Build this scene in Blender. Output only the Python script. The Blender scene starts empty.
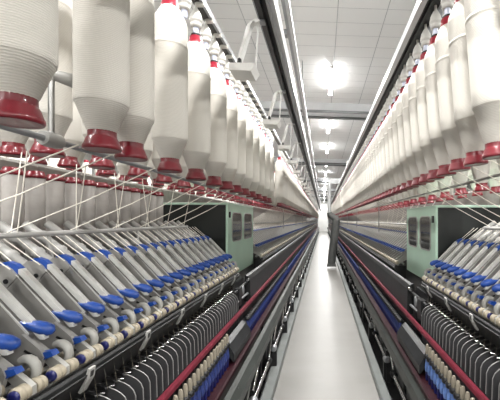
import bpy, bmesh, math, random
from mathutils import Vector, Matrix
random.seed(7)
S = bpy.context.scene
COL = S.collection
H = 1.55                      # camera height above the floor
PI = math.pi

# ------------------------------------------------------------------ materials
def mat(name, col, rough=0.5, metal=0.0, noise=0.0, nscale=8.0, bump=0.0, bscale=40.0, emit=None, estr=0.0, coat=0.0, spec=0.5):
    m = bpy.data.materials.new(name); m.use_nodes = True
    nt = m.node_tree; b = nt.nodes['Principled BSDF']
    b.inputs['Base Color'].default_value = (*col, 1)
    b.inputs['Roughness'].default_value = rough
    b.inputs['Metallic'].default_value = metal
    b.inputs['Coat Weight'].default_value = coat
    b.inputs['Specular IOR Level'].default_value = spec
    if emit:
        b.inputs['Emission Color'].default_value = (*emit, 1)
        b.inputs['Emission Strength'].default_value = estr
    tc = nt.nodes.new('ShaderNodeTexCoord')
    if noise:
        n = nt.nodes.new('ShaderNodeTexNoise'); n.inputs['Scale'].default_value = nscale
        n.inputs['Detail'].default_value = 4
        nt.links.new(tc.outputs['Object'], n.inputs['Vector'])
        r = nt.nodes.new('ShaderNodeMapRange')
        r.inputs['From Min'].default_value = .3; r.inputs['From Max'].default_value = .7
        r.inputs['To Min'].default_value = 1 - noise; r.inputs['To Max'].default_value = 1 + noise
        nt.links.new(n.outputs['Fac'], r.inputs['Value'])
        v = nt.nodes.new('ShaderNodeVectorMath'); v.operation = 'SCALE'
        v.inputs[0].default_value = col
        nt.links.new(r.outputs['Result'], v.inputs['Scale'])
        nt.links.new(v.outputs['Vector'], b.inputs['Base Color'])
    if bump:
        n2 = nt.nodes.new('ShaderNodeTexNoise'); n2.inputs['Scale'].default_value = bscale
        nt.links.new(tc.outputs['Object'], n2.inputs['Vector'])
        bp = nt.nodes.new('ShaderNodeBump'); bp.inputs['Strength'].default_value = bump
        bp.inputs['Distance'].default_value = .004
        nt.links.new(n2.outputs['Fac'], bp.inputs['Height'])
        nt.links.new(bp.outputs['Normal'], b.inputs['Normal'])
    return m

def roving_material(name, col, pitch=.0050):
    m = bpy.data.materials.new(name); m.use_nodes = True
    nt = m.node_tree; b = nt.nodes['Principled BSDF']
    b.inputs['Roughness'].default_value = .9
    b.inputs['Specular IOR Level'].default_value = .15
    tc = nt.nodes.new('ShaderNodeTexCoord')
    oi = nt.nodes.new('ShaderNodeObjectInfo')
    w = nt.nodes.new('ShaderNodeTexWave'); w.wave_type = 'BANDS'; w.bands_direction = 'Z'
    w.inputs['Scale'].default_value = 2 * PI / 20 / pitch
    w.inputs['Distortion'].default_value = 2.2; w.inputs['Detail'].default_value = 2
    w.inputs['Detail Scale'].default_value = 1.2
    nt.links.new(tc.outputs['Object'], w.inputs['Vector'])
    n = nt.nodes.new('ShaderNodeTexNoise'); n.inputs['Scale'].default_value = 30
    mp = nt.nodes.new('ShaderNodeMapping'); mp.inputs['Scale'].default_value = (.6, .6, 3)
    nt.links.new(tc.outputs['Object'], mp.inputs['Vector']); nt.links.new(mp.outputs['Vector'], n.inputs['Vector'])
    add = nt.nodes.new('ShaderNodeMath'); add.operation = 'MULTIPLY_ADD'
    nt.links.new(n.outputs['Fac'], add.inputs[0]); add.inputs[1].default_value = .7
    nt.links.new(w.outputs['Fac'], add.inputs[2])
    bp = nt.nodes.new('ShaderNodeBump'); bp.inputs['Strength'].default_value = .4; bp.inputs['Distance'].default_value = .0018
    nt.links.new(add.outputs['Value'], bp.inputs['Height']); nt.links.new(bp.outputs['Normal'], b.inputs['Normal'])
    # fibre tone varies a little from bobbin to bobbin; grooves between windings are coloured darker
    r = nt.nodes.new('ShaderNodeMapRange'); r.inputs['To Min'].default_value = .94; r.inputs['To Max'].default_value = 1.03
    nt.links.new(oi.outputs['Random'], r.inputs['Value'])
    r2 = nt.nodes.new('ShaderNodeMapRange'); r2.inputs['To Min'].default_value = .9; r2.inputs['To Max'].default_value = 1.02
    nt.links.new(w.outputs['Fac'], r2.inputs['Value'])
    mu = nt.nodes.new('ShaderNodeMath'); mu.operation = 'MULTIPLY'
    nt.links.new(r.outputs['Result'], mu.inputs[0]); nt.links.new(r2.outputs['Result'], mu.inputs[1])
    v = nt.nodes.new('ShaderNodeVectorMath'); v.operation = 'SCALE'; v.inputs[0].default_value = col
    nt.links.new(mu.outputs['Value'], v.inputs['Scale']); nt.links.new(v.outputs['Vector'], b.inputs['Base Color'])
    return m

M = dict(
    roving=roving_material('roving', (.70, .674, .618)),
    strand=mat('strand', (.84, .80, .72), .9),
    red=mat('red_plastic', (.17, .006, .015), .3, noise=.12, nscale=25, coat=.25),
    redcap=mat('red_cap_plastic', (.30, .014, .032), .35, noise=.1, nscale=25),
    maroon=mat('maroon_rail', (.020, .003, .006), .5, spec=.2, noise=.25, nscale=20),
    rail_red=mat('ring_rail_red', (.12, .012, .024), .4, spec=.3, noise=.2, nscale=20),
    holder=mat('holder_white', (.58, .57, .535), .4, noise=.05),
    neck=mat('holder_neck', (.62, .66, .80), .2),
    blackp=mat('black_plastic', (.012, .012, .013), .4),
    dark=mat('dark_steel', (.014, .0145, .015), .5, spec=.25, noise=.35, nscale=14),
    rim=mat('separator_rim', (.21, .21, .205), .4),
    plate=mat('separator_plate', (.042, .042, .044), .42, noise=.25, nscale=9),
    panel=mat('dark_panel', (.022, .023, .024), .42, spec=.25, noise=.35, nscale=6, bump=.05),
    bed=mat('machine_bed', (.022, .022, .023), .5, noise=.3, nscale=5),
    steel=mat('brushed_steel', (.42, .42, .41), .36, 1.0, noise=.12, nscale=12),
    chrome=mat('chrome', (.72, .72, .72), .16, 1.0),
    armgrey=mat('arm_grey', (.34, .332, .315), .4, .1, noise=.10, nscale=18),
    alu=mat('aluminium', (.74, .74, .72), .35, .2, noise=.06, nscale=20),
    blue=mat('blue_plastic', (.014, .065, .32), .34, noise=.12, nscale=40, coat=.2),
    copblue=mat('cop_blue', (.03, .045, .16), .35, noise=.25, nscale=40),
    coplight=mat('cop_light_blue', (.12, .21, .48), .35, noise=.2, nscale=40),
    navy=mat('navy_cap', (.012, .015, .10), .3),
    beige=mat('beige_roller', (.34, .30, .225), .5, noise=.12, nscale=50),
    cream=mat('cream_plastic', (.36, .355, .33), .4, noise=.08, nscale=20),
    yarn=mat('yarn', (.22, .195, .15), .9),
    green=mat('pale_green_paint', (.56, .77, .63), .35, noise=.05, nscale=4, coat=.15),
    black=mat('black_paint', (.013, .016, .015), .35, noise=.2, nscale=3),
    greygreen=mat('grey_green_paint', (.036, .040, .037), .45, spec=.25, noise=.18, nscale=5, coat=.1),
    strip=mat('base_strip', (.14, .15, .145), .4, spec=.3, noise=.15, nscale=6),
    tube=mat('grey_tube', (.33, .31, .29), .55, noise=.1, nscale=20),
    greyp=mat('grey_plastic', (.40, .395, .38), .45, noise=.1),
    railwhite=mat('rail_white', (.55, .56, .57), .35, noise=.04),
    railgrey=mat('rail_grey', (.30, .31, .32), .35, .4, noise=.08),
    bracket=mat('bracket_white', (.74, .74, .72), .4, noise=.04),
    hose=mat('hose_grey', (.075, .078, .075), .5, noise=.2, nscale=6),
    duct=mat('duct_grey', (.36, .37, .37), .45, noise=.1),
    beam=mat('beam_white', (.78, .80, .82), .5, noise=.03),
    pipe=mat('pipe_grey', (.22, .23, .235), .4),
    wall=mat('wall_white', (.82, .82, .80), .7, noise=.03, nscale=2),
    tubelight=mat('tube_light', (1, 1, 1), .4, emit=(1, .99, .97), estr=24),
    batten=mat('batten_white', (.85, .85, .85), .4),
    glass=mat('cabinet_glass', (.06, .062, .06), .08, noise=.5, nscale=9, coat=.5),
)

def ceiling_material():
    m = bpy.data.materials.new('ceiling_tiles'); m.use_nodes = True
    nt = m.node_tree; b = nt.nodes['Principled BSDF']; b.inputs['Roughness'].default_value = .7
    tc = nt.nodes.new('ShaderNodeTexCoord'); sep = nt.nodes.new('ShaderNodeSeparateXYZ')
    nt.links.new(tc.outputs['Object'], sep.inputs[0])
    def line(sock, off, pitch, w):
        a = nt.nodes.new('ShaderNodeMath'); a.operation = 'ADD'; a.inputs[1].default_value = off
        nt.links.new(sock, a.inputs[0])
        d = nt.nodes.new('ShaderNodeMath'); d.operation = 'PINGPONG'; d.inputs[1].default_value = pitch / 2
        nt.links.new(a.outputs[0], d.inputs[0])
        l = nt.nodes.new('ShaderNodeMath'); l.operation = 'LESS_THAN'; l.inputs[1].default_value = w / 2
        nt.links.new(d.outputs[0], l.inputs[0]); return l.outputs[0]
    lx = line(sep.outputs['X'], -.18 + 6.0, .6, .011)
    ly = line(sep.outputs['Y'], -4.10 + 6.1, .305, .007)
    mx = nt.nodes.new('ShaderNodeMath'); mx.operation = 'MAXIMUM'
    nt.links.new(lx, mx.inputs[0]); nt.links.new(ly, mx.inputs[1])
    mix = nt.nodes.new('ShaderNodeMix'); mix.data_type = 'RGBA'
    mix.inputs['A'].default_value = (.95, .955, .95, 1); mix.inputs['B'].default_value = (.55, .56, .57, 1)
    nt.links.new(mx.outputs[0], mix.inputs['Factor']); nt.links.new(mix.outputs['Result'], b.inputs['Base Color'])
    return m
M['ceiling'] = ceiling_material()

def floor_material():
    m = bpy.data.materials.new('polished_concrete'); m.use_nodes = True
    nt = m.node_tree; b = nt.nodes['Principled BSDF']; b.inputs['Specular IOR Level'].default_value = .35
    tc = nt.nodes.new('ShaderNodeTexCoord')
    n = nt.nodes.new('ShaderNodeTexNoise'); n.inputs['Scale'].default_value = 2.2; n.inputs['Detail'].default_value = 6
    mp = nt.nodes.new('ShaderNodeMapping'); mp.inputs['Scale'].default_value = (.5, 1.2, 1)
    nt.links.new(tc.outputs['Object'], mp.inputs['Vector']); nt.links.new(mp.outputs['Vector'], n.inputs['Vector'])
    cr = nt.nodes.new('ShaderNodeValToRGB')
    cr.color_ramp.elements[0].position = .3; cr.color_ramp.elements[0].color = (.185, .180, .168, 1)
    cr.color_ramp.elements[1].position = .75; cr.color_ramp.elements[1].color = (.225, .219, .206, 1)
    nt.links.new(n.outputs['Fac'], cr.inputs[0]); nt.links.new(cr.outputs[0], b.inputs['Base Color'])
    r = nt.nodes.new('ShaderNodeMapRange'); r.inputs['To Min'].default_value = .33; r.inputs['To Max'].default_value = .46
    nt.links.new(n.outputs['Fac'], r.inputs['Value']); nt.links.new(r.outputs[0], b.inputs['Roughness'])
    return m
M['floor'] = floor_material()

# ------------------------------------------------------------------ mesh builder
class MB:
    def __init__(self): self.v = []; self.f = []; self.m = []; self.sm = []; self.names = []
    def mi(self, k):
        if k not in self.names: self.names.append(k)
        return self.names.index(k)
    def add(self, vs, fs, k, smooth=False):
        o = len(self.v); self.v += [tuple(p) for p in vs]; i = self.mi(k)
        for f in fs: self.f.append([o + q for q in f]); self.m.append(i); self.sm.append(smooth)
        return self
    def box(self, x0, x1, y0, y1, z0, z1, k):
        return self.add([(x, y, z) for x in (x0, x1) for y in (y0, y1) for z in (z0, z1)],
                        [(0, 1, 3, 2), (4, 6, 7, 5), (0, 4, 5, 1), (2, 3, 7, 6), (0, 2, 6, 4), (1, 5, 7, 3)], k)
    def prism(self, poly, y0, y1, k, rim=None):     # poly in (x, z), extruded along y
        n = len(poly)
        vs = [(x, y0, z) for x, z in poly] + [(x, y1, z) for x, z in poly]
        self.add(vs, [list(range(n)), list(range(2 * n - 1, n - 1, -1))], k)
        return self.add(vs, [(i, (i + 1) % n, n + (i + 1) % n, n + i) for i in range(n)], rim or k)
    def prismz(self, poly, z0, z1, k):              # poly in (x, y), extruded along z
        n = len(poly)
        vs = [(x, y, z0) for x, y in poly] + [(x, y, z1) for x, y in poly]
        return self.add(vs, [list(range(n)), list(range(2 * n - 1, n - 1, -1))] + [(i, (i + 1) % n, n + (i + 1) % n, n + i) for i in range(n)], k)
    def lathe(self, prof, k, c=(0, 0, 0), ax='z', seg=20, cap=True, flip=1):
        vs = []; n = len(prof)
        for r, h in prof:
            for s in range(seg):
                a = 2 * PI * s / seg; p, q = r * math.cos(a), r * math.sin(a); h_ = h * flip
                vs.append({'z': (c[0] + p, c[1] + q, c[2] + h_), 'y': (c[0] + p, c[1] + h_, c[2] + q), 'x': (c[0] + h_, c[1] + p, c[2] + q)}[ax])
        fs = [(i * seg + s, i * seg + (s + 1) % seg, (i + 1) * seg + (s + 1) % seg, (i + 1) * seg + s) for i in range(n - 1) for s in range(seg)]
        self.add(vs, fs, k, True)
        if cap:
            self.add(vs[:seg], [list(range(seg))[::-1]], k); self.add(vs[-seg:], [list(range(seg))], k)
        return self
    def tube(self, pts, r, k, seg=8, cap=True):
        pts = [Vector(p) for p in pts]; rings = []; n = len(pts)
        rr = r if isinstance(r, (list, tuple)) else [r] * n
        up = None
        for i, p in enumerate(pts):
            t = (pts[min(i + 1, n - 1)] - pts[max(i - 1, 0)]).normalized()
            if up is None: up = Vector((0, 0, 1)) if abs(t.z) < .9 else Vector((1, 0, 0))
            u = (up - t * up.dot(t)).normalized(); w = t.cross(u); up = u
            rings.append([p + (u * math.cos(2 * PI * s / seg) + w * math.sin(2 * PI * s / seg)) * rr[i] for s in range(seg)])
        vs = [q for ring in rings for q in ring]
        self.add(vs, [(i * seg + s, i * seg + (s + 1) % seg, (i + 1) * seg + (s + 1) % seg, (i + 1) * seg + s) for i in range(n - 1) for s in range(seg)], k, True)
        if cap: self.add(rings[0], [list(range(seg))[::-1]], k); self.add(rings[-1], [list(range(seg))], k)
        return self
    def mesh(self, name, mirror=1):
        me = bpy.data.meshes.new(name)
        me.from_pydata([(mirror * x, y, z) for x, y, z in self.v], [], self.f)
        for k in self.names: me.materials.append(M[k])
        me.polygons.foreach_set('material_index', self.m); me.polygons.foreach_set('use_smooth', self.sm)
        bm = bmesh.new(); bm.from_mesh(me)
        bmesh.ops.recalc_face_normals(bm, faces=bm.faces); bm.to_mesh(me); bm.free()
        me.update(); return me
    def build(self, name, parent=None, loc=(0, 0, 0), mirror=1):
        return link(name, self.mesh(name, mirror), parent, loc)

def link(name, me, parent=None, loc=(0, 0, 0)):
    o = bpy.data.objects.new(name, me); COL.objects.link(o)
    o.parent = parent; o.location = loc; return o
def tag(o, label=None, cat=None, group=None, kind=None):
    for k, v in (('label', label), ('category', cat), ('group', group), ('kind', kind)):
        if v: o[k] = v
    return o
def empty(name, loc, label, cat, group=None):
    o = bpy.data.objects.new(name, None); COL.objects.link(o); o.location = loc; o.empty_display_size = .05
    return tag(o, label, cat, group)
def bevel(o, w, seg=2):
    b = o.modifiers.new('bevel', 'BEVEL'); b.width = w; b.segments = seg; b.limit_method = 'ANGLE'; return o

ONES = ['', 'first', 'second', 'third', 'fourth', 'fifth', 'sixth', 'seventh', 'eighth', 'ninth', 'tenth', 'eleventh', 'twelfth', 'thirteenth',
        'fourteenth', 'fifteenth', 'sixteenth', 'seventeenth', 'eighteenth', 'nineteenth']
TENS = {2: ('twentieth', 'twenty'), 3: ('thirtieth', 'thirty'), 4: ('fortieth', 'forty'), 5: ('fiftieth', 'fifty'), 6: ('sixtieth', 'sixty')}
def nth(n):
    if n < 20: return ONES[n]
    return TENS[n // 10][0] if n % 10 == 0 else TENS[n // 10][1] + '-' + ONES[n % 10]

# ------------------------------------------------------------------ room
YB, YE = -7.0, 46.0
CH = H + 2.56
SL = -.034                                   # the ceiling falls a little to the right
def ceil_z(x): return CH + SL * (x - .18)
o = MB().box(-9, 9, YB, YE, -.1, 0, 'floor').build('floor'); tag(o, kind='structure')
c = MB().prism([(-9, ceil_z(-9)), (9, ceil_z(9)), (9, ceil_z(9) + .12), (-9, ceil_z(-9) + .12)], YB, YE, 'ceiling').build('ceiling'); tag(c, kind='structure')
for nm, b in (('wall_left', (-9.15, -9, YB, YE, 0, 5)), ('wall_right', (9, 9.15, YB, YE, 0, 5)), ('wall_end', (-9, 9, YE, YE + .15, 0, 5)), ('wall_back', (-9, 9, YB - .15, YB, 0, 5))):
    tag(MB().box(*b, 'wall').build(nm), kind='structure')
k = 1
for i, y in enumerate((7.44, 14.2, 20.9, 27.6, 34.3, 41.0)):
    def bm_(x0, x1, dz0, dz1, y0, y1, m):
        return MB().prism([(x0, ceil_z(x0) + dz0), (x1, ceil_z(x1) + dz0), (x1, ceil_z(x1) + dz1), (x0, ceil_z(x0) + dz1)], y0, y1, m)
    tag(bm_(-8.9, 8.9, -.16, .02, y, y + .5, 'beam').build('trim_%d' % k), kind='structure'); k += 1
    for dy in (.0, .46):
        b = MB().tube([(-8.9, y + dy, ceil_z(-8.9) - .19), (8.9, y + dy, ceil_z(8.9) - .19)], .03, 'pipe')
        tag(b.build('trim_%d' % k), kind='structure'); k += 1

# ------------------------------------------------------------------ ceiling lights
def lamp(x, y, lab, main=True, L=1.15):
    z = ceil_z(x)
    t = empty('ceiling_light', (x, y, z - .15), lab, 'ceiling light', 'batten lights under the ceiling')
    MB().box(-.026, .026, -L / 2, L / 2, .032, .072, 'batten').tube([(0, -.4, .07), (0, -.4, .155)], .006, 'batten', 6).tube([(0, .4, .07), (0, .4, .155)], .006, 'batten', 6).build('light_housing', t)
    for s in (-1, 1):
        MB().lathe([(.012, -L / 2 + .03), (.012, L / 2 - .03)], 'tubelight', (s * .024, 0, .016), 'y', 10).build('light_tube', t)
    l = bpy.data.lights.new('light_source', 'AREA'); l.shape = 'RECTANGLE'; l.size = .09; l.size_y = L
    l.energy = 80; l.color = (1, .985, .96)
    lo = bpy.data.objects.new('light_source', l); COL.objects.link(lo); lo.parent = t; lo.location = (0, 0, -.002)
ys = [-5.2, -2.4, .4, 3.1, 6.05, 8.95, 11.8, 14.9, 18, 21, 24, 27, 30, 33, 36, 39, 42, 44.4]  # rearmost pair and last lamp are added to brighten camera-facing sides and end wall
for i, y in enumerate(ys):
    lamp(.14, y, 'white ceiling batten light over the aisle, %s in view from the camera' % nth(i - 3) if i > 3 else
         ('white ceiling batten light almost straight overhead' if i == 2 else 'unseen white ceiling batten light extending the aisle row out of the picture'))
for i, y in enumerate(ys[:8]):
    for x, sd in ((-3.1, 'left'), (3.4, 'right')):
        lamp(x, y, 'white ceiling batten light over the neighbouring %s aisle, %s of its row' % (sd, nth(i + 1)))

# ------------------------------------------------------------------ bobbins
BL = .70
def body_mesh(kink):
    b = MB(); R0 = .0675
    b.lathe([(.034, .050), (.038, .056), (R0 - .004, kink - .004), (R0 - .001, kink)], 'roving', seg=28, cap=False)
    b.lathe([(R0 - .001, kink), (R0, kink + .005), (R0, kink + .012), (R0, .30), (R0, .490), (R0, .497), (R0 + .0014, .4995), (R0 + .0014, .504), (R0 - .001, .507), (R0 - .001, .514), (R0 - .001, .582), (R0 - .001, .590)], 'roving', seg=28, cap=False)
    b.lathe([(R0 - .001, .590), (R0 - .007, .615), (.036, .660)], 'roving', seg=28, cap=False)
    return b.mesh('roving_package')
base_b = MB()
base_b.lathe([(.038, .002), (.045, .0), (.0475, .004), (.0475, .010), (.045, .015)], 'red', seg=24)
base_b.lathe([(.045, .015), (.0400, .030), (.0365, .036)], 'red', seg=24, cap=False)
base_b.lathe([(.0365, .036), (.0355, .040), (.0355, .060)], 'red', seg=24, cap=False)
cap_prof = [(.034, .655), (.0335, .675), (.0315, .676), (.030, .695), (.022, .700)]
bob_meshes = dict(
    body=body_mesh(.128), rbody=body_mesh(.185),
    base=base_b.mesh('base_flange'),
    cap=MB().lathe(cap_prof, 'redcap', seg=18).lathe([(.0235, .700), (.0235, .708)], 'blackp', seg=14).mesh('top_cap'))
def strand_mesh(s, a, h, dy, tilt):
    # from the foot of a bobbin at (a, h) to the guide bar at (1.05, -.052)
    out = 1 if a < 1.05 else -1
    p0 = Vector((s * out * .052, -.02, .012)); p1 = Vector((s * (1.05 - out * .010 - a), dy, -.052 + .011 - h))
    m = Matrix.Rotation(-tilt, 3, 'Y'); p1 = m @ p1
    b = MB(); b.tube([p0, (p0 + p1) / 2 + Vector((0, 0, -.010)), p1], .0021, 'strand', 6)
    return b.mesh('roving_strand')
strands = {}
def strand_for(s, a, h, tilt):
    k = (s, round(a, 3))
    if k not in strands: strands[k] = strand_mesh(s, a, h, {0: -.26, 1: .02, 2: -.24}[0 if a < .8 else 1 if a < 1.05 else 2], tilt)
    return strands[k]
# two winding variants turned at random keep the rows from looking stamped
def bobbin(x, y, h, label, group, s=-1, tilt=0.0, strand=None, gap=0):
    t = empty('roving_bobbin', (x, y, H + h), label, 'roving bobbin', group)
    t.rotation_euler = (0, tilt, 0)
    link('roving_package', bob_meshes['rbody' if s > 0 else 'body'], t).rotation_euler = (0, 0, random.uniform(0, 6.28))
    link('base_flange', bob_meshes['base'], t)
    link('top_cap', bob_meshes['cap'], t)
    e0 = 2.60 if s < 0 else 2.18
    if strand and not (e0 - .04 < y + (.02 if .8 < abs(x) < 1.05 else -.26) < e0 + (1.36 if s < 0 else 1.12)) and not (abs(x) > .8 and e0 < y < e0 + 1.35): link('roving_strand', strand_for(s, abs(x), h, tilt), t)
    return t

rows_taken = []                                     # (x, y, h) of hangers, used for the holders
far = MB()                                          # the far bobbins that are too many to be individuals
def far_bobbin(x, y, h, tilt=0):
    ca, sa = math.cos(tilt), math.sin(tilt)
    for prof, kk in (([(.036, .055), (.0675, .127 if tilt == 0 else .185), (.0675, .59), (.036, .66)], 'roving'), ([(.0475, .0), (.0475, .012), (.0355, .036), (.0355, .06)], 'red'), ([(.033, .655), (.030, .70)], 'redcap')):
        o0 = len(far.v); far.lathe(prof, kk, (0, 0, 0), 'z', 9)
        for i in range(o0, len(far.v)):
            px, py, pz = far.v[i]; far.v[i] = (x + ca * px + sa * pz, y + py, H + h - sa * px + ca * pz)

TL = 0.0
TR = -math.radians(4.5)                              # right-hand bobbins lean, foot out from the aisle
LH, RH = .195, .225
left1 = [.687, .955, 1.10, 1.378, 1.66, 1.94, 2.19, 2.43, 2.68, 2.95, 3.24, 3.55, 3.84]
for i, y in enumerate(left1):
    bobbin(-.62, y, LH, 'white roving bobbin in the outer left row before the gap, %s from the camera' % nth(i + 1), 'outer row of bobbins on the left frame', -1, TL, 'outer')
y = 4.86; i = 0; left2 = []
while y < 43.5:
    left2.append(y)
    if y < 13.6:
        if i == 0: lab = 'white roving bobbin starting the outer left row just beyond the gap'
        elif i < 12: lab = 'white roving bobbin in the outer left row beyond the gap, %s after the gap' % nth(i + 1)
        else: lab = 'distant white roving bobbin in the tightly packed outer left row beyond the gap'
        bobbin(-.62, y, LH, lab, 'outer row of bobbins on the left frame', -1, TL, 'outer' if y < 9 else None)
    else: far_bobbin(-.62, y, LH)
    y += .15; i += 1
right1 = []
y = 1.225; i = 0
while y < 43.5:
    if 9.7 < y < 10.4: y += .165; continue
    right1.append(y)
    if y < 14:
        if i < 30: lab = 'white roving bobbin in the outer right row, %s from the camera' % nth(i + 1)
        else: lab = 'distant white roving bobbin in the packed outer right row, far down the aisle'
        bobbin(.625, y, RH, lab, 'outer row of bobbins on the right frame', 1, TR, 'outer' if y < 9 else None)
    else: far_bobbin(.625, y, RH, TR)
    y += .165; i += 1
def inner_row(s, a, h, y0, pitch, n, row, strand, tilt=0, nfar=0):
    side = 'left' if s < 0 else 'right'
    for i in range(n):
        lab = 'white roving bobbin in the %s row of the %s frame, %s from the camera' % (row, side, nth(i + 1))
        bobbin(s * a, y0 + i * pitch, h, lab, '%s inner bobbin rows' % side, s, tilt, strand if i < 12 else None)
    for i in range(n, n + nfar): far_bobbin(s * a, y0 + i * pitch, h, tilt)
inner_row(-1, .92, .215, 1.137, .277, 13, 'second', 'inner', 0, 100)
inner_row(-1, 1.27, .262, 1.395, .305, 13, 'third', 'inner', 0, 90)
inner_row(-1, 1.72, .335, 1.45, .30, 12, 'fourth', None)
inner_row(1, 1.03, .185, 1.87, .33, 14, 'second', 'inner', TR, 90)
inner_row(1, 1.38, .215, 2.05, .33, 10, 'third', 'inner', TR, 90)
for a in (3.55, 3.95):
    y = 3.0
    while y < 14: far_bobbin(-a, y, .2); y += .3
tag(far.build('distant_roving_bobbins'), 'mass of tiny white and red roving bobbins far down both spinning frames', 'roving bobbins', kind='stuff')

# grey tubes standing on the machine bed behind the drafting arms
tube_me = MB().lathe([(.030, 0), (.034, .01), (.036, .345), (.032, .35)], 'tube', seg=16).mesh('tube_body')
tcap_me = MB().lathe([(.035, .337), (.042, .343), (.042, .349), (.034, .358), (.030, .370)], 'red', seg=18).mesh('tube_flange')
def standing(s, n, y0, pitch, a, side):
    for i in range(n):
        t = empty('roving_tube', (s * a, y0 + i * pitch, H - .155), 'slim grey roving tube with red flange behind the %s arms, %s from the camera' % (side, nth(i + 1)),
                  'roving tube', 'grey tubes standing on the %s frame' % side)
        link('tube_body', tube_me, t); link('tube_flange', tcap_me, t)
standing(-1, 12, 1.39, .112, 1.27, 'left')

# ------------------------------------------------------------------ spinning frames
LE, RE = 2.78, 2.36          # end of the near drafting section
ZC = 43.8                    # far end of the frames
def cover_poly():
    return [(.80, -.297), (.938, -.152), (.962, -.137), (.985, -.136), (1.005, -.16), (1.01, -.20), (.985, -.265), (.872, -.362), (.815, -.362)]

def arm_parts(s, detail=True):
    me = {}
    # side cover: hinge plate and cover plate with a seam between them
    b = MB()
    b.prism([(-x, H + z) for x, z in [(.925, -.172), (.945, -.150), (.962, -.139), (.990, -.138), (1.055, -.195), (1.065, -.23), (1.045, -.29), (1.013, -.266)]], -.017, .006, 'armgrey')
    b.prism([(-x, H + z) for x, z in [(.795, -.312), (.923, -.176), (1.011, -.268), (.90, -.386), (.815, -.372)]], -.019, .006, 'armgrey')
    b.lathe([(.0075, -.0012), (.0075, .001)], 'blackp', (-.958, -.0178, H - .186), 'y', 14)
    b.prism([(-x, H + z) for x, z in [(.793, -.306), (.927, -.165), (.9235, -.1675), (.796, -.311)]], -.0205, -.017, 'alu')
    me['arm_cover'] = b
    b = MB()
    b.prism([(-x, H + z) for x, z in [(.760, -.326), (.772, -.326), (.928, -.163), (.928, -.150), (.920, -.148), (.760, -.314)]], -.009, .008, 'alu')
    b.lathe([(.0025, 0), (.0025, .004)], 'blackp', (-.812, 0.0, H - .266), 'z', 8)
    me['top_strip'] = b
    b = MB()
    b.prism([(-x, H + z) for x, z in [(.920, -.150), (.930, -.166), (.962, -.142), (.985, -.140), (.983, -.131), (.962, -.127), (.938, -.135)]], -.008, .010, 'blue')
    me['blue_cap'] = b
    b = MB()        # release handle: a bulb on a flat blue lever
    b.tube([(-.828, -.004, H - .285), (-.808, -.002, H - .288), (-.790, .0, H - .292), (-.770, .003, H - .299), (-.753, .006, H - .306), (-.746, .007, H - .310)],
           [.009, .012, .0165, .0185, .0150, .006], 'blue', 12)
    me['release_handle'] = b
    b = MB()        # lower carrier plate with slot, ends over the front rollers
    b.prism([(-x, H + z) for x, z in [(.742, -.366), (.750, -.346), (.800, -.304), (.880, -.382), (.810, -.428), (.752, -.396)]], -.034, -.022, 'armgrey')
    b.prism([(-x, H + z) for x, z in [(.756, -.366), (.760, -.360), (.790, -.344), (.794, -.350)]], -.0352, -.033, 'blackp')
    me['carrier_plate'] = b
    b = MB()
    b.prism([(-x, H + z) for x, z in [(.718, -.362), (.726, -.350), (.762, -.356), (.785, -.348), (.782, -.364), (.752, -.376)]], -.030, -.008, 'blue')
    me['blue_clip'] = b
    b = MB()        # curved white clearer hook
    pts = []
    for q in range(9):
        a = math.radians(125 - q * 23)
        pts.append((-.745 + .025 * math.cos(a) * 1.0, .028, H - .378 + .029 * math.sin(a)))
    b.tube(pts, [.010, .011, .0118, .012, .012, .0118, .011, .010, .008], 'cream', 10)
    me['clearer_hook'] = b
    b = MB()        # cradle between the roller pair
    b.prism([(-x, H + z) for x, z in [(.702, -.424), (.702, -.402), (.716, -.390), (.800, -.325), (.812, -.337), (.722, -.424)]], -.008, .007, 'cream')
    me['cradle'] = b
    for nm, y0, y1 in (('front_roller', -.041, -.010), ('front_roller', .009, .036)):
        b = MB()
        L = y1 - y0
        b.lathe([(.0155, 0), (.0195, .003), (.0195, L * .42), (.0175, L * .46), (.0175, L * .54), (.0195, L * .58), (.0195, L - .003), (.0155, L)], 'beige', (-.714, y0, H - .410), 'y', 16)
        if y0 < 0:
            b.lathe([(.006, -.006), (.0145, -.005), (.0145, .001)], 'navy', (-.714, y0, H - .410), 'y', 14)
        me[nm + ('_near' if y0 < 0 else '_far')] = b
    b = MB()
    L = .03
    b.lathe([(.011, 0), (.0155, .002), (.0155, L - .002), (.011, L)], 'beige', (-.752, -.066, H - .396), 'y', 14)
    me['middle_roller'] = b
    b = MB()        # ribbed support tube behind the arm, and the two rovings fed into it
    p0, p1 = Vector((-.99, .005, H - .175)), Vector((-1.19, -.01, H - .015))
    pts = [p0.lerp(p1, t) for t in (0, .28, .3, .36, .38, .62, .64, .72, .74, 1)]
    b.tube(pts, [.017, .017, .022, .022, .017, .017, .023, .023, .017, .016], 'greyp', 10)
    me['support_tube'] = b
    b = MB()
    for dy in (-.028, .024):
        b.tube([(-1.055, dy - .012, H - .055), (-.945, dy * .6, H - .150)], .0020, 'strand', 5)
    me['fed_roving'] = b
    return {k: v.mesh(k.replace('_near', '').replace('_far', ''), -s) for k, v in me.items()}

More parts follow.
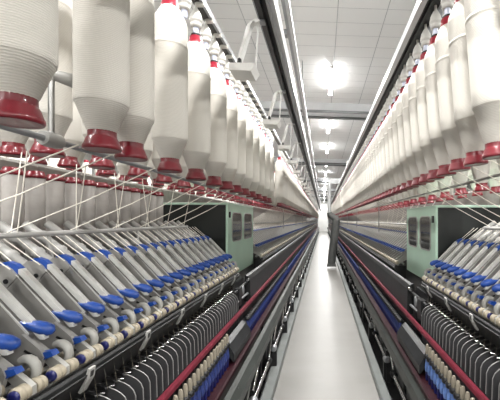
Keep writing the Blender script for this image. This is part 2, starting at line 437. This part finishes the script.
def frame(s):
    side = 'left' if s < 0 else 'right'
    t = empty('spinning_frame', (s * 1.3, ZC / 2, 0), ('long dark ring spinning frame left of the aisle, bobbins hanging in its creel' if s < 0 else
              'long dark ring spinning frame right of the aisle, leaning bobbins in its creel'), 'spinning machine')
    t_inv = (-s * 1.3, -ZC / 2, 0)
    E = LE if s < 0 else RE
    Y0 = .35 if s < 0 else .9
    def part(b, name, parent=t, y=0.0, mirror=None):   # b is written for the left side (x = -a)
        me = b.mesh(name, -s if mirror is None else mirror)
        return link(name, me, parent, (t_inv[0], t_inv[1] + y, 0))
    Yb = -1.2
    # body: bed, dark inner panel behind the spindles, plinth
    b = MB()
    b.prism([(-.95, H - .41), (-1.00, H - .30), (-1.10, H - .16), (-1.60, H - .16), (-1.60, H - 1.50), (-.66, H - 1.50), (-.66, H - 1.02), (-.78, H - .88), (-.775, H - .60), (-.84, H - .515)], Yb, ZC, 'bed')
    part(b, 'machine_bed')
    b = MB().prism([(-1.6, H - .16), (-2.5, H - .2), (-2.55, H - .8), (-2.55, 0), (-1.6, 0)], Yb, ZC, 'bed')
    part(b, 'rear_bed')
    part(MB().prism([(-1.62, H - .16), (-1.60, H + .30), (-1.63, H + .32), (-1.70, H - .16)], Yb, ZC, 'tube'), 'rear_screen_board')  # plain grey board added to hide the brightly lit rows behind
    # roller beam: the dark sloping plate under the front rollers
    CA, CB = (2.83, 3.93) if s < 0 else (2.40, 3.28)
    RB = [(-.700, H - .436), (-.694, H - .442), (-.694, H - .464), (-.765, H - .565), (-.80, H - .56), (-.80, H - .445)]
    b = MB().prism(RB, Yb, CA, 'dark')
    part(b, 'roller_beam')
    b = MB().prism(RB, CB, ZC, 'dark'); part(b, 'roller_beam')
    b = MB().prism([(-.692, H - .453), (-.689, H - .455), (-.765, H - .566), (-.769, H - .563)], Yb, CA, 'dark').prism([(-.692, H - .453), (-.689, H - .455), (-.765, H - .566), (-.769, H - .563)], CB, ZC, 'panel')
    part(b, 'front_panel')
    # bottom fluted rollers
    b = MB()
    for q0, q1 in ((Yb, CA), (CB, ZC)):
        b.tube([(-.722, q0, H - .434), (-.722, q1, H - .434)], .010, 'steel', 8)
        b.tube([(-.775, q0, H - .42), (-.775, q1, H - .42)], .010, 'steel', 8)
    part(b, 'bottom_roller')
    # ring rail, spindle rail, beam and floor strip
    b = MB().prism([(-.648, H - .700), (-.648, H - .708), (-.632, H - .712), (-.629, H - .722), (-.625, H - .722), (-.627, H - .706), (-.632, H - .699)], Yb, ZC, 'rail_red')
    part(b, 'ring_rail')
    b = MB().prism([(-.650, H - .925), (-.650, H - .955), (-.560, H - .965), (-.548, H - .950), (-.548, H - .928), (-.556, H - .922)], Yb, ZC, 'maroon')
    part(b, 'spindle_rail')
    if s < 0: P = [(-.545, H - .985), (-.530, H - .960), (-.500, H - .965), (-.470, H - 1.005), (-.468, H - 1.06), (-.50, H - 1.075), (-.545, H - 1.06)]
    else: P = [(-.600, H - .985), (-.585, H - .955), (-.555, H - .960), (-.530, H - .99), (-.527, H - 1.06), (-.56, H - 1.075), (-.60, H - 1.06)]
    part(MB().prism(P, Yb, ZC, 'greygreen'), 'side_beam')
    a0, a1 = ((.43, .535) if s < 0 else (.487, .575))
    part(MB().prism([(-a1, 0), (-a1, .05), (-a1 + .012, .062), (-a0 - .010, .062), (-a0, .05), (-a0, 0)], Yb, ZC, 'strip'), 'base_strip')
    part(MB().box(-.75, -a1 - .01, Yb, ZC, 0, .03, 'dark'), 'under_frame_shade')  # dark sheet puts the shade on the floor under the frame into colour
    # creel: rails with clips, long support bar, posts
    ar, hr = (.605, 1.06) if s < 0 else (.560, 1.085)
    b = MB()
    b.prism([(-ar - .03, H + hr), (-ar + .008, H + hr), (-ar + .008, H + hr + .02), (-ar - .03, H + hr + .02)], Yb, ZC, 'blackp')
    b.prism([(-ar + .008, H + hr - .004), (-ar + .022, H + hr - .004), (-ar + .022, H + hr + .028), (-ar + .008, H + hr + .028)], Yb, ZC, 'railgrey' if s < 0 else 'blackp')
    if s > 0:
        b.prism([(-ar - .045, H + hr - .004), (-ar - .03, H + hr - .004), (-ar - .03, H + hr + .028), (-ar - .045, H + hr + .028)], Yb, ZC, 'railwhite')
        b.prism([(-ar + .022, H + hr + .012), (-ar + .045, H + hr + .012), (-ar + .045, H + hr + .035), (-ar + .022, H + hr + .035)], Yb, ZC, 'blackp')
        b.prism([(-ar + .045, H + hr - .006), (-ar + .075, H + hr - .002), (-ar + .075, H + hr + .045), (-ar + .045, H + hr + .045)], Yb, ZC, 'railwhite')
    part(b, 'creel_rail')
    for a, hh in (((.92, 1.08), (1.27, 1.127), (1.72, 1.20)) if s < 0 else ((.965, 1.05), (1.31, 1.08))):
        part(MB().box(-a - .02, -a + .02, Yb, ZC, H + hh, H + hh + .02, 'railgrey'), 'creel_rail')
    if s < 0:
        part(MB().tube([(-.755, Yb, H + .222), (-.755, ZC, H + .222)], .009, 'railgrey', 10), 'creel_bar')
    else:
        part(MB().tube([(-.80, Yb, H + .205), (-.80, ZC, H + .205)], .008, 'steel', 8), 'creel_bar')
    ys_ = [.945] + [6.5 + 3 * q for q in range(12)] if s < 0 else [4.6 + 3 * q for q in range(13)]
    for y in ys_:
        b = MB().tube([(-.755, 0, H - .16 if y > 2 else H + .22), (-.755, 0, H + .30), (-.755, 0, H + 1.1)], [.008, .008, .007], 'steel', 10)
        b.lathe([(.019, -.03), (.021, -.02), (.021, .02), (.019, .03)], 'greyp', (-.755, 0, H + .222), 'y', 14)
        p = part(b, 'creel_post', y=y)
        if y < 2:
            q = MB().tube([(-.755, 0, H + .405), (-.725, .03, H + .402), (-.708, .055, H + .392), (-.70, .07, H + .380)], [.014, .019, .017, .008], 'greyp', 12)
            q.tube([(-.755, -.01, H + .46), (-.755, 0, H + .41), (-.755, 0, H + .39)], .010, 'greyp', 10)
            link('clamp_lever', q.mesh('clamp_lever', -s), p)
    # guide bar over the arms, ends before the cabinet
    gy = E - .18
    b = MB().tube([(-1.05, Yb, H - .052), (-1.05, gy, H - .052)], .0095, 'greyp', 10)
    b.tube([(-1.05, gy, H - .052), (-1.05, gy + .02, H - .052)], .013, 'greyp', 10)
    for q in range(5):
        yy = gy - .06 - q * .62
        if yy > Y0: b.tube([(-1.05, yy, H - .05), (-1.05, yy + .02, H - .16)], .006, 'greyp', 8)
    part(b, 'guide_bar')
    part(MB().tube([(-1.05, E + 1.2, H - .052), (-1.05, ZC, H - .052)], .0095, 'greyp', 8), 'guide_bar')
    # holders on the rail
    hb = MB()
    hb.lathe([(.012, .7085 if s < 0 else .7105), (.014, .718), (.014, .742)], 'neck', seg=12)
    hb.lathe([(.016, .742), (.024, .744), (.025, .762), (.021, .766), (.030, .770), (.0305, .780), (.025, .805), (.014, .828), (.007, .838), (.006, .870)], 'holder', seg=16)
    hme = hb.mesh('bobbin_holder')
    hx, hh = (-.62, LH) if s < 0 else (.625 + math.sin(TR) * .705, RH - .703 * (1 - math.cos(TR)))
    yl = left1 + [y for y in [.82, 1.24, 1.52, 1.80, 2.065, 2.31, 2.555, 2.815, 3.095, 3.395, 3.695, 3.98, 4.12]] + left2 if s < 0 else right1
    yl = sorted(yl)[:60 if s < 0 else 76]
    inner = [(.92, .215, 1.137 + .277 * q) for q in range(13)] + [(1.27, .262, 1.395 + .305 * q) for q in range(13)] + [(1.72, .335, 1.45 + .3 * q) for q in range(12)] if s < 0 else \
        [(1.03 - .0553, .185 - .0022, 1.87 + .33 * q) for q in range(14)] + [(1.38 - .0553, .215 - .0022, 2.05 + .33 * q) for q in range(10)]
    for a, h2, y in inner: link('bobbin_holder', hme, t, (s * (a - 1.3), y - ZC / 2, H + h2))
    for y in yl:
        p = link('bobbin_holder', hme, t, (hx - s * 1.3, y - ZC / 2, H + hh))
    # clips along the rail at every holder
    b = MB()
    for y in yl:
        if s < 0: b.box(-ar - .012, -ar + .026, y - .010, y + .010, H + hr - .016, H + hr + .004, 'holder')
        else: b.box(-ar - .052, -ar - .012, y + .02, y + .085, H + hr - .05, H + hr - .006, 'railgrey')
    c = part(b, 'rail_clips'); c['kind'] = 'stuff'
    # drafting arms
    ap = arm_parts(s)
    n = 0; y = E
    while y > Y0 and n < 26:
        a = link('drafting_arm', ap['arm_cover'], t, (t_inv[0], y - ZC / 2, 0))
        for k2 in ap:
            if k2 == 'arm_cover': continue
            nm = k2.replace('_near', '').replace('_far', '')
            link(nm, ap[k2], a)
        y -= .1085; n += 1
    # far arms
    def far_arm(b, y):
        b.prism([(-x, H + z) for x, z in [(.79, -.312), (.93, -.152), (.985, -.136), (1.005, -.17), (.98, -.27), (.85, -.37)]], y - .017, y + .012, 'armgrey')
        b.prism([(-x, H + z) for x, z in [(.760, -.326), (.928, -.158), (.926, -.147), (.760, -.312)]], y - .004, y + .010, 'alu')
        b.prism([(-x, H + z) for x, z in [(.748, -.312), (.772, -.286), (.80, -.282), (.79, -.305)]], y - .012, y + .012, 'blue')
        b.prism([(-x, H + z) for x, z in [(.92, -.150), (.962, -.142), (.975, -.14), (.965, -.131), (.938, -.140)]], y - .011, y + .013, 'blue')
        b.lathe([(.0165, 0), (.0165, .08)], 'beige', (-.714, y - .04, H - .410), 'y', 8)
        b.prism([(-x, H + z) for x, z in [(.702, -.440), (.702, -.415), (.80, -.340), (.84, -.37), (.722, -.440)]], y - .010, y + .010, 'cream')
        for dy in (-.028, .024):
            b.tube([(-1.055, y + dy - .012, H - .055), (-.945, y + dy * .6, H - .150)], .0022, 'strand', 4)
    y = (3.98 if s < 0 else 3.32); nf = 0
    b1 = MB(); far_arm(b1, 0); me1 = b1.mesh('drafting_arm', -s)
    bs = MB()
    while y < ZC - .2:
        if nf < 70: link('drafting_arm', me1, t, (t_inv[0], y - ZC / 2, 0))
        else: far_arm(bs, y)
        y += .1085; nf += 1
    o = part(bs, 'distant_drafting_arms'); o['kind'] = 'stuff'
    # separators and thread guides
    b = MB()
    P = [(-.775, H - .59), (-.755, H - .553), (-.700, H - .573), (-.682, H - .583), (-.668, H - .597), (-.660, H - .617), (-.657, H - .70), (-.657, H - .86), (-.775, H - .86)]
    b.prism(P, -.0016, .0016, 'plate')
    rim = [(-.755, H - .551), (-.700, H - .572), (-.682, H - .582), (-.667, H - .596), (-.658, H - .617), (-.655, H - .70)]
    for q in range(len(rim) - 1):
        (x0, z0), (x1, z1) = rim[q], rim[q + 1]
        d = Vector((x1 - x0, z1 - z0)).normalized(); nx, nz = d.y * .0009, -d.x * .0009
        b.prism([(x0 - nx, z0 - nz), (x1 - nx, z1 - nz), (x1 + nx, z1 + nz), (x0 + nx, z0 + nz)], -.0018, .0018, 'rim')
    sep = b.mesh('separator', -s)
    b = MB()
    b.prism([(-.790, H - .537), (-.730, H - .545), (-.712, H - .553), (-.714, H - .559), (-.790, H - .549)], -.007, .007, 'blackp')
    b.tube([(-.716, 0, H - .552), (-.700, .004, H - .548), (-.692, .008, H - .549)], .0028, 'chrome', 6)
    tg = b.mesh('thread_guide', -s)
    y = E - .15 if s < 0 else E - .1
    n = 0
    while y > Y0 + .2 and n < 46:
        link('separator', sep, t, (t_inv[0], y - ZC / 2, 0)); link('thread_guide', tg, t, (t_inv[0], y - .024 - ZC / 2, 0))
        y -= .0495; n += 1
    # end-of-yarn threads from roller to guide
    b = MB(); y = E - .1
    while y > Y0:
        b.tube([(-.715, y, H - .42), (-.694, y, H - .547)], .0004, 'yarn', 4); y -= .0495
    o = part(b, 'yarn_ends'); o['kind'] = 'stuff'
    # bracket clips hanging under the rollers
    for q in range(7):
        yy = E - .12 - q * .33
        if yy < Y0: continue
        b = MB().prism([(-.690, H - .436), (-.684, H - .438), (-.688, H - .468), (-.712, H - .510), (-.718, H - .506), (-.696, H - .466)], -.014, .014, 'greyp')
        b.prism([(-.685, H - .446), (-.6835, H - .446), (-.687, H - .464), (-.690, H - .466)], -.007, .007, 'blackp')
        part(b, 'hanger_clip', y=yy)
    # smooth covers over the section beyond the cabinet
    cy = 3.08 if s < 0 else 2.66
    b = MB().prism([(-.70, H - .50), (-.684, H - .512), (-.668, H - .545), (-.662, H - .72), (-.672, H - .73), (-.70, H - .73)], cy, ZC, 'panel')
    part(b, 'side_cover')
    b = MB().prism([(-.705, H - .495), (-.680, H - .508), (-.660, H - .545), (-.654, H - .725), (-.672, H - .735), (-.705, H - .735)], cy - .012, cy + .006, 'dark')
    part(b, 'cover_end_plate')
    # gearing under the cabinet
    c0, c1 = (2.70, cy - .05) if s < 0 else (2.30, cy - .05)
    b = MB().box(-.86, -.715, c0, c1, H - .86, H - .512, 'dark')
    b.box(-.72, -.675, c0 + .05, c0 + .14, H - .70, H - .56, 'blackp')
    b.tube([(-.70, c0 - .02, H - .58), (-.69, c1 + .03, H - .56)], .014, 'dark', 8)
    b.tube([(-.69, c0 - .02, H - .66), (-.68, c1 + .03, H - .66)], .010, 'railgrey', 8)
    b.lathe([(.03, 0), (.04, .004), (.04, .02), (.03, .024)], 'railgrey', (-.70, c0 + .2, H - .60), 'x', 16)
    b.lathe([(.014, 0), (.014, .03)], 'chrome', (-.675, c1, H - .535), 'y', 10)
    part(b, 'gear_housing')
    # grey cover plate over the spindles by the cabinet
    k0, k1 = (2.17, 2.66) if s < 0 else (2.0, 2.6)
    b = MB().prism([(-.640, H - .79), (-.632, H - .782), (-.600, H - .80), (-.566, H - .86), (-.566, H - .905), (-.574, H - .905), (-.64, H - .82)], k0, k1, 'panel')
    part(b, 'spindle_cover')
    # lifting linkage in the open base
    ua = .503 if s < 0 else .60
    def linkage(b, ua=ua):
        b.tube([(-ua, .0, .33), (-ua - .01, .56, .55)], [.014, .010], 'chrome', 8)
        b.lathe([(.018, -.02), (.026, -.012), (.026, .012), (.018, .02)], 'blackp', (-ua - .01, .57, .56), 'y', 12)
        b.tube([(-ua - .01, .57, .58), (-ua - .03, .57, .49), (-ua - .05, .57, .24), (-ua - .05, .57, .03)], [.012, .018, .012, .012], 'blackp', 8)
        b.tube([(-ua, .05, .245), (-ua, .72, .245)], .015, 'chrome', 10)
        b.lathe([(.020, 0), (.030, .01), (.030, .05), (.020, .06)], 'dark', (-ua, .70, .245), 'y', 14)
        b.lathe([(.020, 0), (.034, .008), (.034, .04), (.022, .05)], 'railgrey', (-ua, .0, .245), 'y', 16)
        b.box(-ua - .03, -ua + .03, .02, .07, .03, .23, 'dark')
        b.tube([(-ua, .72, .25), (-ua - .01, .98, .40)], .009, 'steel', 8)
    b = MB(); linkage(b); lme = b.mesh('lifting_linkage', -s)
    y0 = 2.42 if s < 0 else 2.15
    q = -1; bs = MB()
    while y0 + q * 1.02 < ZC - 1.2:
        if y0 + q * 1.02 > .5 and q < 36: link('lifting_linkage', lme, t, (t_inv[0], y0 + q * 1.02 - ZC / 2, 0))
        q += 1
    # small leg brackets carrying the beam
    for y in [1.3 + 1.9 * q for q in range(10)]:
        a = .52 if s < 0 else .575
        b = MB().prism([(-a - .06, 0.03), (-a - .06, H - 1.0), (-a + .02, H - 1.0), (-a + .02, H - 1.16), (-a - .01, H - 1.2), (-a - .02, .03)], -.02, .02, 'dark')
        b.lathe([(.014, 0), (.014, .012)], 'chrome', (-a + .02, 0, H - 1.09), 'x', 10)
        part(b, 'support_foot', y=y)
    # end stock
    b = MB().box(-1.9, -.66, ZC + .0, ZC + .6, 0, H + .35, 'railwhite')
    b.box(-.66, -.655, ZC + .1, ZC + .5, .3, H + .2, 'greyp')
    part(b, 'end_stock')
    # cabinet
    xc = .80
    y0, y1 = (2.86, 3.9) if s < 0 else (2.42, 3.25)
    zt, zb = (H + .14, H - .50) if s < 0 else (H + .10, H - .475)
    c = empty('control_cabinet', (s * 1.0, (y0 + y1) / 2, zb), 'pale green control cabinet with two dark windows and black side on the %s frame' % side, 'control cabinet')
    cl = (-s * 1.0, -(y0 + y1) / 2, -zb)
    def cpart(b, n, par=c): return link(n, b.mesh(n, -s), par, cl if par is c else (0, 0, 0))
    # black carcass, green frame around the front
    bevel(cpart(MB().prism([(-.822, zt - .012), (-.822, H - .455), (-.835, H - .455), (-.945, H - .39), (-.995, H - .29), (-1.095, H - .152), (-1.42, H - .152), (-1.42, zt - .012)], y0 + .01, y1 - .01, 'black'), 'carcass'), .004)
    W = y1 - y0
    f = MB(); f.box(-xc - .02, -xc, y0, y1, zb, zt, 'green'); d = bevel(cpart(f, 'door_panel'), .006)
    f = MB(); f.box(-1.43, -xc - .0, y0 - .006, y1 + .006, zt - .012, zt + .006, 'green'); bevel(cpart(f, 'top_panel'), .003)
    for w0, w1 in ((y0 + W * .12, y0 + W * .45), (y0 + W * .55, y0 + W * .90)):
        z0, z1 = zt - .33, zt - .075
        r = .05; poly = []
        for (cy_, cz_, st) in ((w1 - r, z1 - r, 0), (w0 + r, z1 - r, 90), (w0 + r, z0 + r, 180), (w1 - r, z0 + r, 270)):
            for a in range(0, 91, 18):
                poly.append((cy_ + r * math.cos(math.radians(st + a)), cz_ + r * math.sin(math.radians(st + a))))
        n_ = len(poly); g = MB()
        vs = [(-xc + .002, a, z) for a, z in poly] + [(-xc - .004, a, z) for a, z in poly]
        g.add(vs, [list(range(n_)), list(range(2 * n_ - 1, n_ - 1, -1))] + [(i, (i + 1) % n_, n_ + (i + 1) % n_, n_ + i) for i in range(n_)], 'glass')
        wo = cpart(g, 'cabinet_window')
        g = MB(); ring = poly + [poly[0]]
        g.tube([(-xc + .003, a, z) for a, z in ring], .005, 'greyp', 6, cap=False)
        link('window_gasket', g.mesh('window_gasket', -s), wo)
    for zz in (zt - .12,):
        cpart(MB().box(-xc, -xc + .012, y0 + .03, y0 + .05, zz, zz + .05, 'blackp'), 'cabinet_latch')
    cpart(MB().lathe([(.012, 0), (.012, .008), (.006, .012)], 'chrome', (-1.0, y0 + .008, zt - .30), 'y', 12, flip=-1), 'side_lock')
    # yarn cops on the spindles
    cb = MB().lathe([(.0105, .150), (.0115, .158), (.0115, .182), (.009, .198), (.006, .205)], 'yarn', seg=12).mesh('yarn_winding')
    ct = MB().lathe([(.010, .0), (.0115, .006), (.0105, .045), (.0125, .05)], 'navy', seg=12)
    ct.lathe([(.0125, .05), (.0145, .056), (.0150, .072), (.0135, .088), (.0110, .105), (.0095, .125)], 'coplight' if s > 0 else 'copblue', seg=12)
    ct.lathe([(.0165, .1251), (.0205, .129), (.0205, .146), (.015, .152)], 'blackp', seg=12)
    ct = ct.mesh('cop_base')
    cf = MB().lathe([(.010, .0), (.0115, .006), (.0105, .045), (.0125, .05)], 'navy', seg=8)
    cf.lathe([(.0125, .05), (.0145, .056), (.0150, .072), (.0135, .088), (.0110, .105), (.0095, .125)], 'copblue', seg=8)
    cf.lathe([(.0165, .1251), (.0205, .129), (.0205, .146), (.015, .152)], 'blackp', seg=8)
    cf = cf.mesh('cop_base')
    def cop(y, lab, grp):
        e = empty('yarn_cop', (s * .602, y, H - .9215), lab, 'yarn cop', grp)
        link('cop_base', ct if 'near' in grp else cf, e)
        if 'near' in grp: link('yarn_winding', cb, e)
    y = k0 - .04; i = 1
    while y > 1.0:
        cop(y, '%s blue yarn cop from the grey spindle cover, under the %s red rail' % (nth(i), side), 'near yarn cops on the %s frame' % side)
        y -= .0495; i += 1
    y = k1 + .05; i = 0; bs = MB()
    while y < ZC - .3:
        if i < 60: cop(y, 'small blue yarn cop under the red rail of the %s frame, beyond its control cabinet' % side, 'far yarn cops on the %s frame' % side)
        elif y < 26:
            bs.lathe([(.011, 0), (.018, .03), (.018, .06), (.012, .09), (.019, .095), (.0145, .11)], 'copblue', (-.602, y, H - .923), 'z', 6)
        y += .0495; i += 1
    o = bs.build('distant_yarn_cops', mirror=-s)
    tag(o, 'blurred line of tiny yarn cops far along the %s spinning frame' % side, 'yarn cops', kind='stuff')
    return t
frame(-1); frame(1)

# ------------------------------------------------------------------ overhead rails
t = empty('overhead_track', (-.30, 20, H + 1.1), 'thick dark and silver overhead cleaner track running above the left frame', 'overhead track')
b = MB()
Y0, Y1 = -1.2 - 20, 43 - 20
b.box(-.048, -.020, Y0, Y1, .0, .10, 'blackp')
b.box(-.054, -.048, Y0, Y1, -.004, .104, 'railgrey')
b.box(-.020, .012, Y0, Y1, .020, .10, 'dark')
b.box(.012, .024, Y0, Y1, -.006, .104, 'railgrey')
b.box(.024, .050, Y0, Y1, .012, .104, 'railwhite')
b.build('track_rail', t)
bk = MB()
ring = [(-.045, 0, -.012), (-.052, 0, .0), (-.075, 0, -.004), (-.095, 0, -.03), (-.112, 0, -.09), (-.135, 0, -.17), (-.155, 0, -.23), (-.165, 0, -.262)]
vs = []; fs = []
for (x, y, z) in ring: vs += [(x, -.026, z), (x, .026, z), (x - .022, .026, z - .012), (x - .022, -.026, z - .012)]
for i in range(len(ring) - 1):
    for q in range(4): fs.append((4 * i + q, 4 * i + (q + 1) % 4, 4 * i + 4 + (q + 1) % 4, 4 * i + 4 + q))
fs += [(0, 1, 2, 3), tuple(4 * (len(ring) - 1) + q for q in (3, 2, 1, 0))]
bk.add(vs, fs, 'bracket')
bk.tube([(-.058, .0, -.02), (-.072, .0, -.26)], .0045, 'bracket', 6)
bk.box(-.06, -.02, -.02, .02, -.014, -.002, 'railgrey')
bkm = bk.mesh('track_bracket')
pl = MB().prism([(-.205, -.262), (-.075, -.262), (-.062, -.268), (-.085, -.305), (-.20, -.300)], -.07, .07, 'bracket').mesh('bracket_plate')
kn = MB().lathe([(.011, -.262), (.013, -.255), (.011, -.235), (.004, -.228)], 'blackp', (-.15, -.05, 0), 'z', 10).mesh('plate_knob')
y = 1.88; i = 0
while y < 30:
    o = link('track_bracket', bkm, t, (0, y - 20, 0)); link('bracket_plate', pl, o); link('plate_knob', kn, o)
    y += .97 if i else 1.02; i += 1
o = MB().box(-.035, .0, -1.2, 43, H + 1.9, H + 1.93, 'railgrey').box(.0, .036, -1.2, 43, H + 1.885, H + 1.94, 'railwhite')
for q in range(14):
    yy = 4.1 + 3 * q - 1.6
    o.tube([(.0, yy, H + 1.93), (.0, yy, ceil_z(-.33) + .0)], .006, 'railgrey', 6)
    o.box(-.075, -.03, yy + .9, yy + .98, H + 1.86, H + 1.91, 'railgrey')
o = o.build('conduit_rail', loc=(-.33, 0, 0))
tag(o, 'thin pale conduit rail hung under the ceiling beside the thick left track', 'conduit rail')

# travelling cleaner hose that hangs into the aisle
yh = 10.9
t = empty('cleaner_hose', (.40, yh, .06), 'dark grey suction hose hanging down to the floor far along the aisle', 'suction hose')
def hp(b, n): return link(n, b.mesh(n), t, (-.40, -yh, -.06))
hp(MB().box(.22, .56, yh - .09, yh + .09, H + 1.16, H + 1.32, 'duct').box(.48, .66, yh - .2, yh + .2, H + 1.15, H + 1.30, 'duct'), 'blower_duct')
hp(MB().tube([(.26, yh, H + 1.22), (.22, yh, H + 1.18), (.205, yh, H + 1.08), (.20, yh, H + .6), (.20, yh, H + .2)], .055, 'duct', 14), 'upper_pipe')
hp(MB().tube([(.20, yh, H + .24), (.22, yh, H + .17), (.40, yh, H + .04), (.425, yh, H - .02)], [.085, .095, .11, .12], 'hose', 14), 'hose_elbow')
hp(MB().tube([(.425, yh, H + .0), (.40, yh, H - .25), (.31, yh, H - 1.0), (.27, yh, H - 1.42)], [.12, .13, .13, .125], 'hose', 14), 'lower_trunk')
hp(MB().prism([(.12, .07), (.42, .07), (.40, .16), (.14, .16)], yh - .13, yh + .13, 'hose'), 'suction_nozzle')

o = MB().box(-.05, .05, -.06, .06, -.05, .03, 'cream').box(-.02, .02, -.09, -.06, -.03, .01, 'greyp').build('track_switch', loc=(.54, 7.05, H + 1.185))
tag(o, 'small cream limit switch box on the right creel rail far down the aisle', 'switch')

# ------------------------------------------------------------------ camera, world, render settings
cam = bpy.data.cameras.new('camera'); co = bpy.data.objects.new('camera', cam); COL.objects.link(co)
co.location = (0, 0, H); co.rotation_euler = (PI / 2, 0, 0)
cam.sensor_width = 36; cam.lens = 340 / 500 * 36
cam.shift_x = -73 / 500; cam.shift_y = 20 / 500; cam.clip_start = .02; cam.clip_end = 200
S.camera = co
w = bpy.data.worlds.new('World'); S.world = w; w.use_nodes = True
w.node_tree.nodes['Background'].inputs[0].default_value = (1, 1, 1, 1)
w.node_tree.nodes['Background'].inputs[1].default_value = .4
S.view_settings.view_transform = 'Standard'; S.view_settings.look = 'None'
S.view_settings.exposure = 0.42; S.view_settings.gamma = 1
S.view_settings.use_curve_mapping = False
try:
    S.cycles.use_denoising = True; S.cycles.max_bounces = 8; S.cycles.diffuse_bounces = 5; S.cycles.sample_clamp_indirect = 6
except Exception: pass
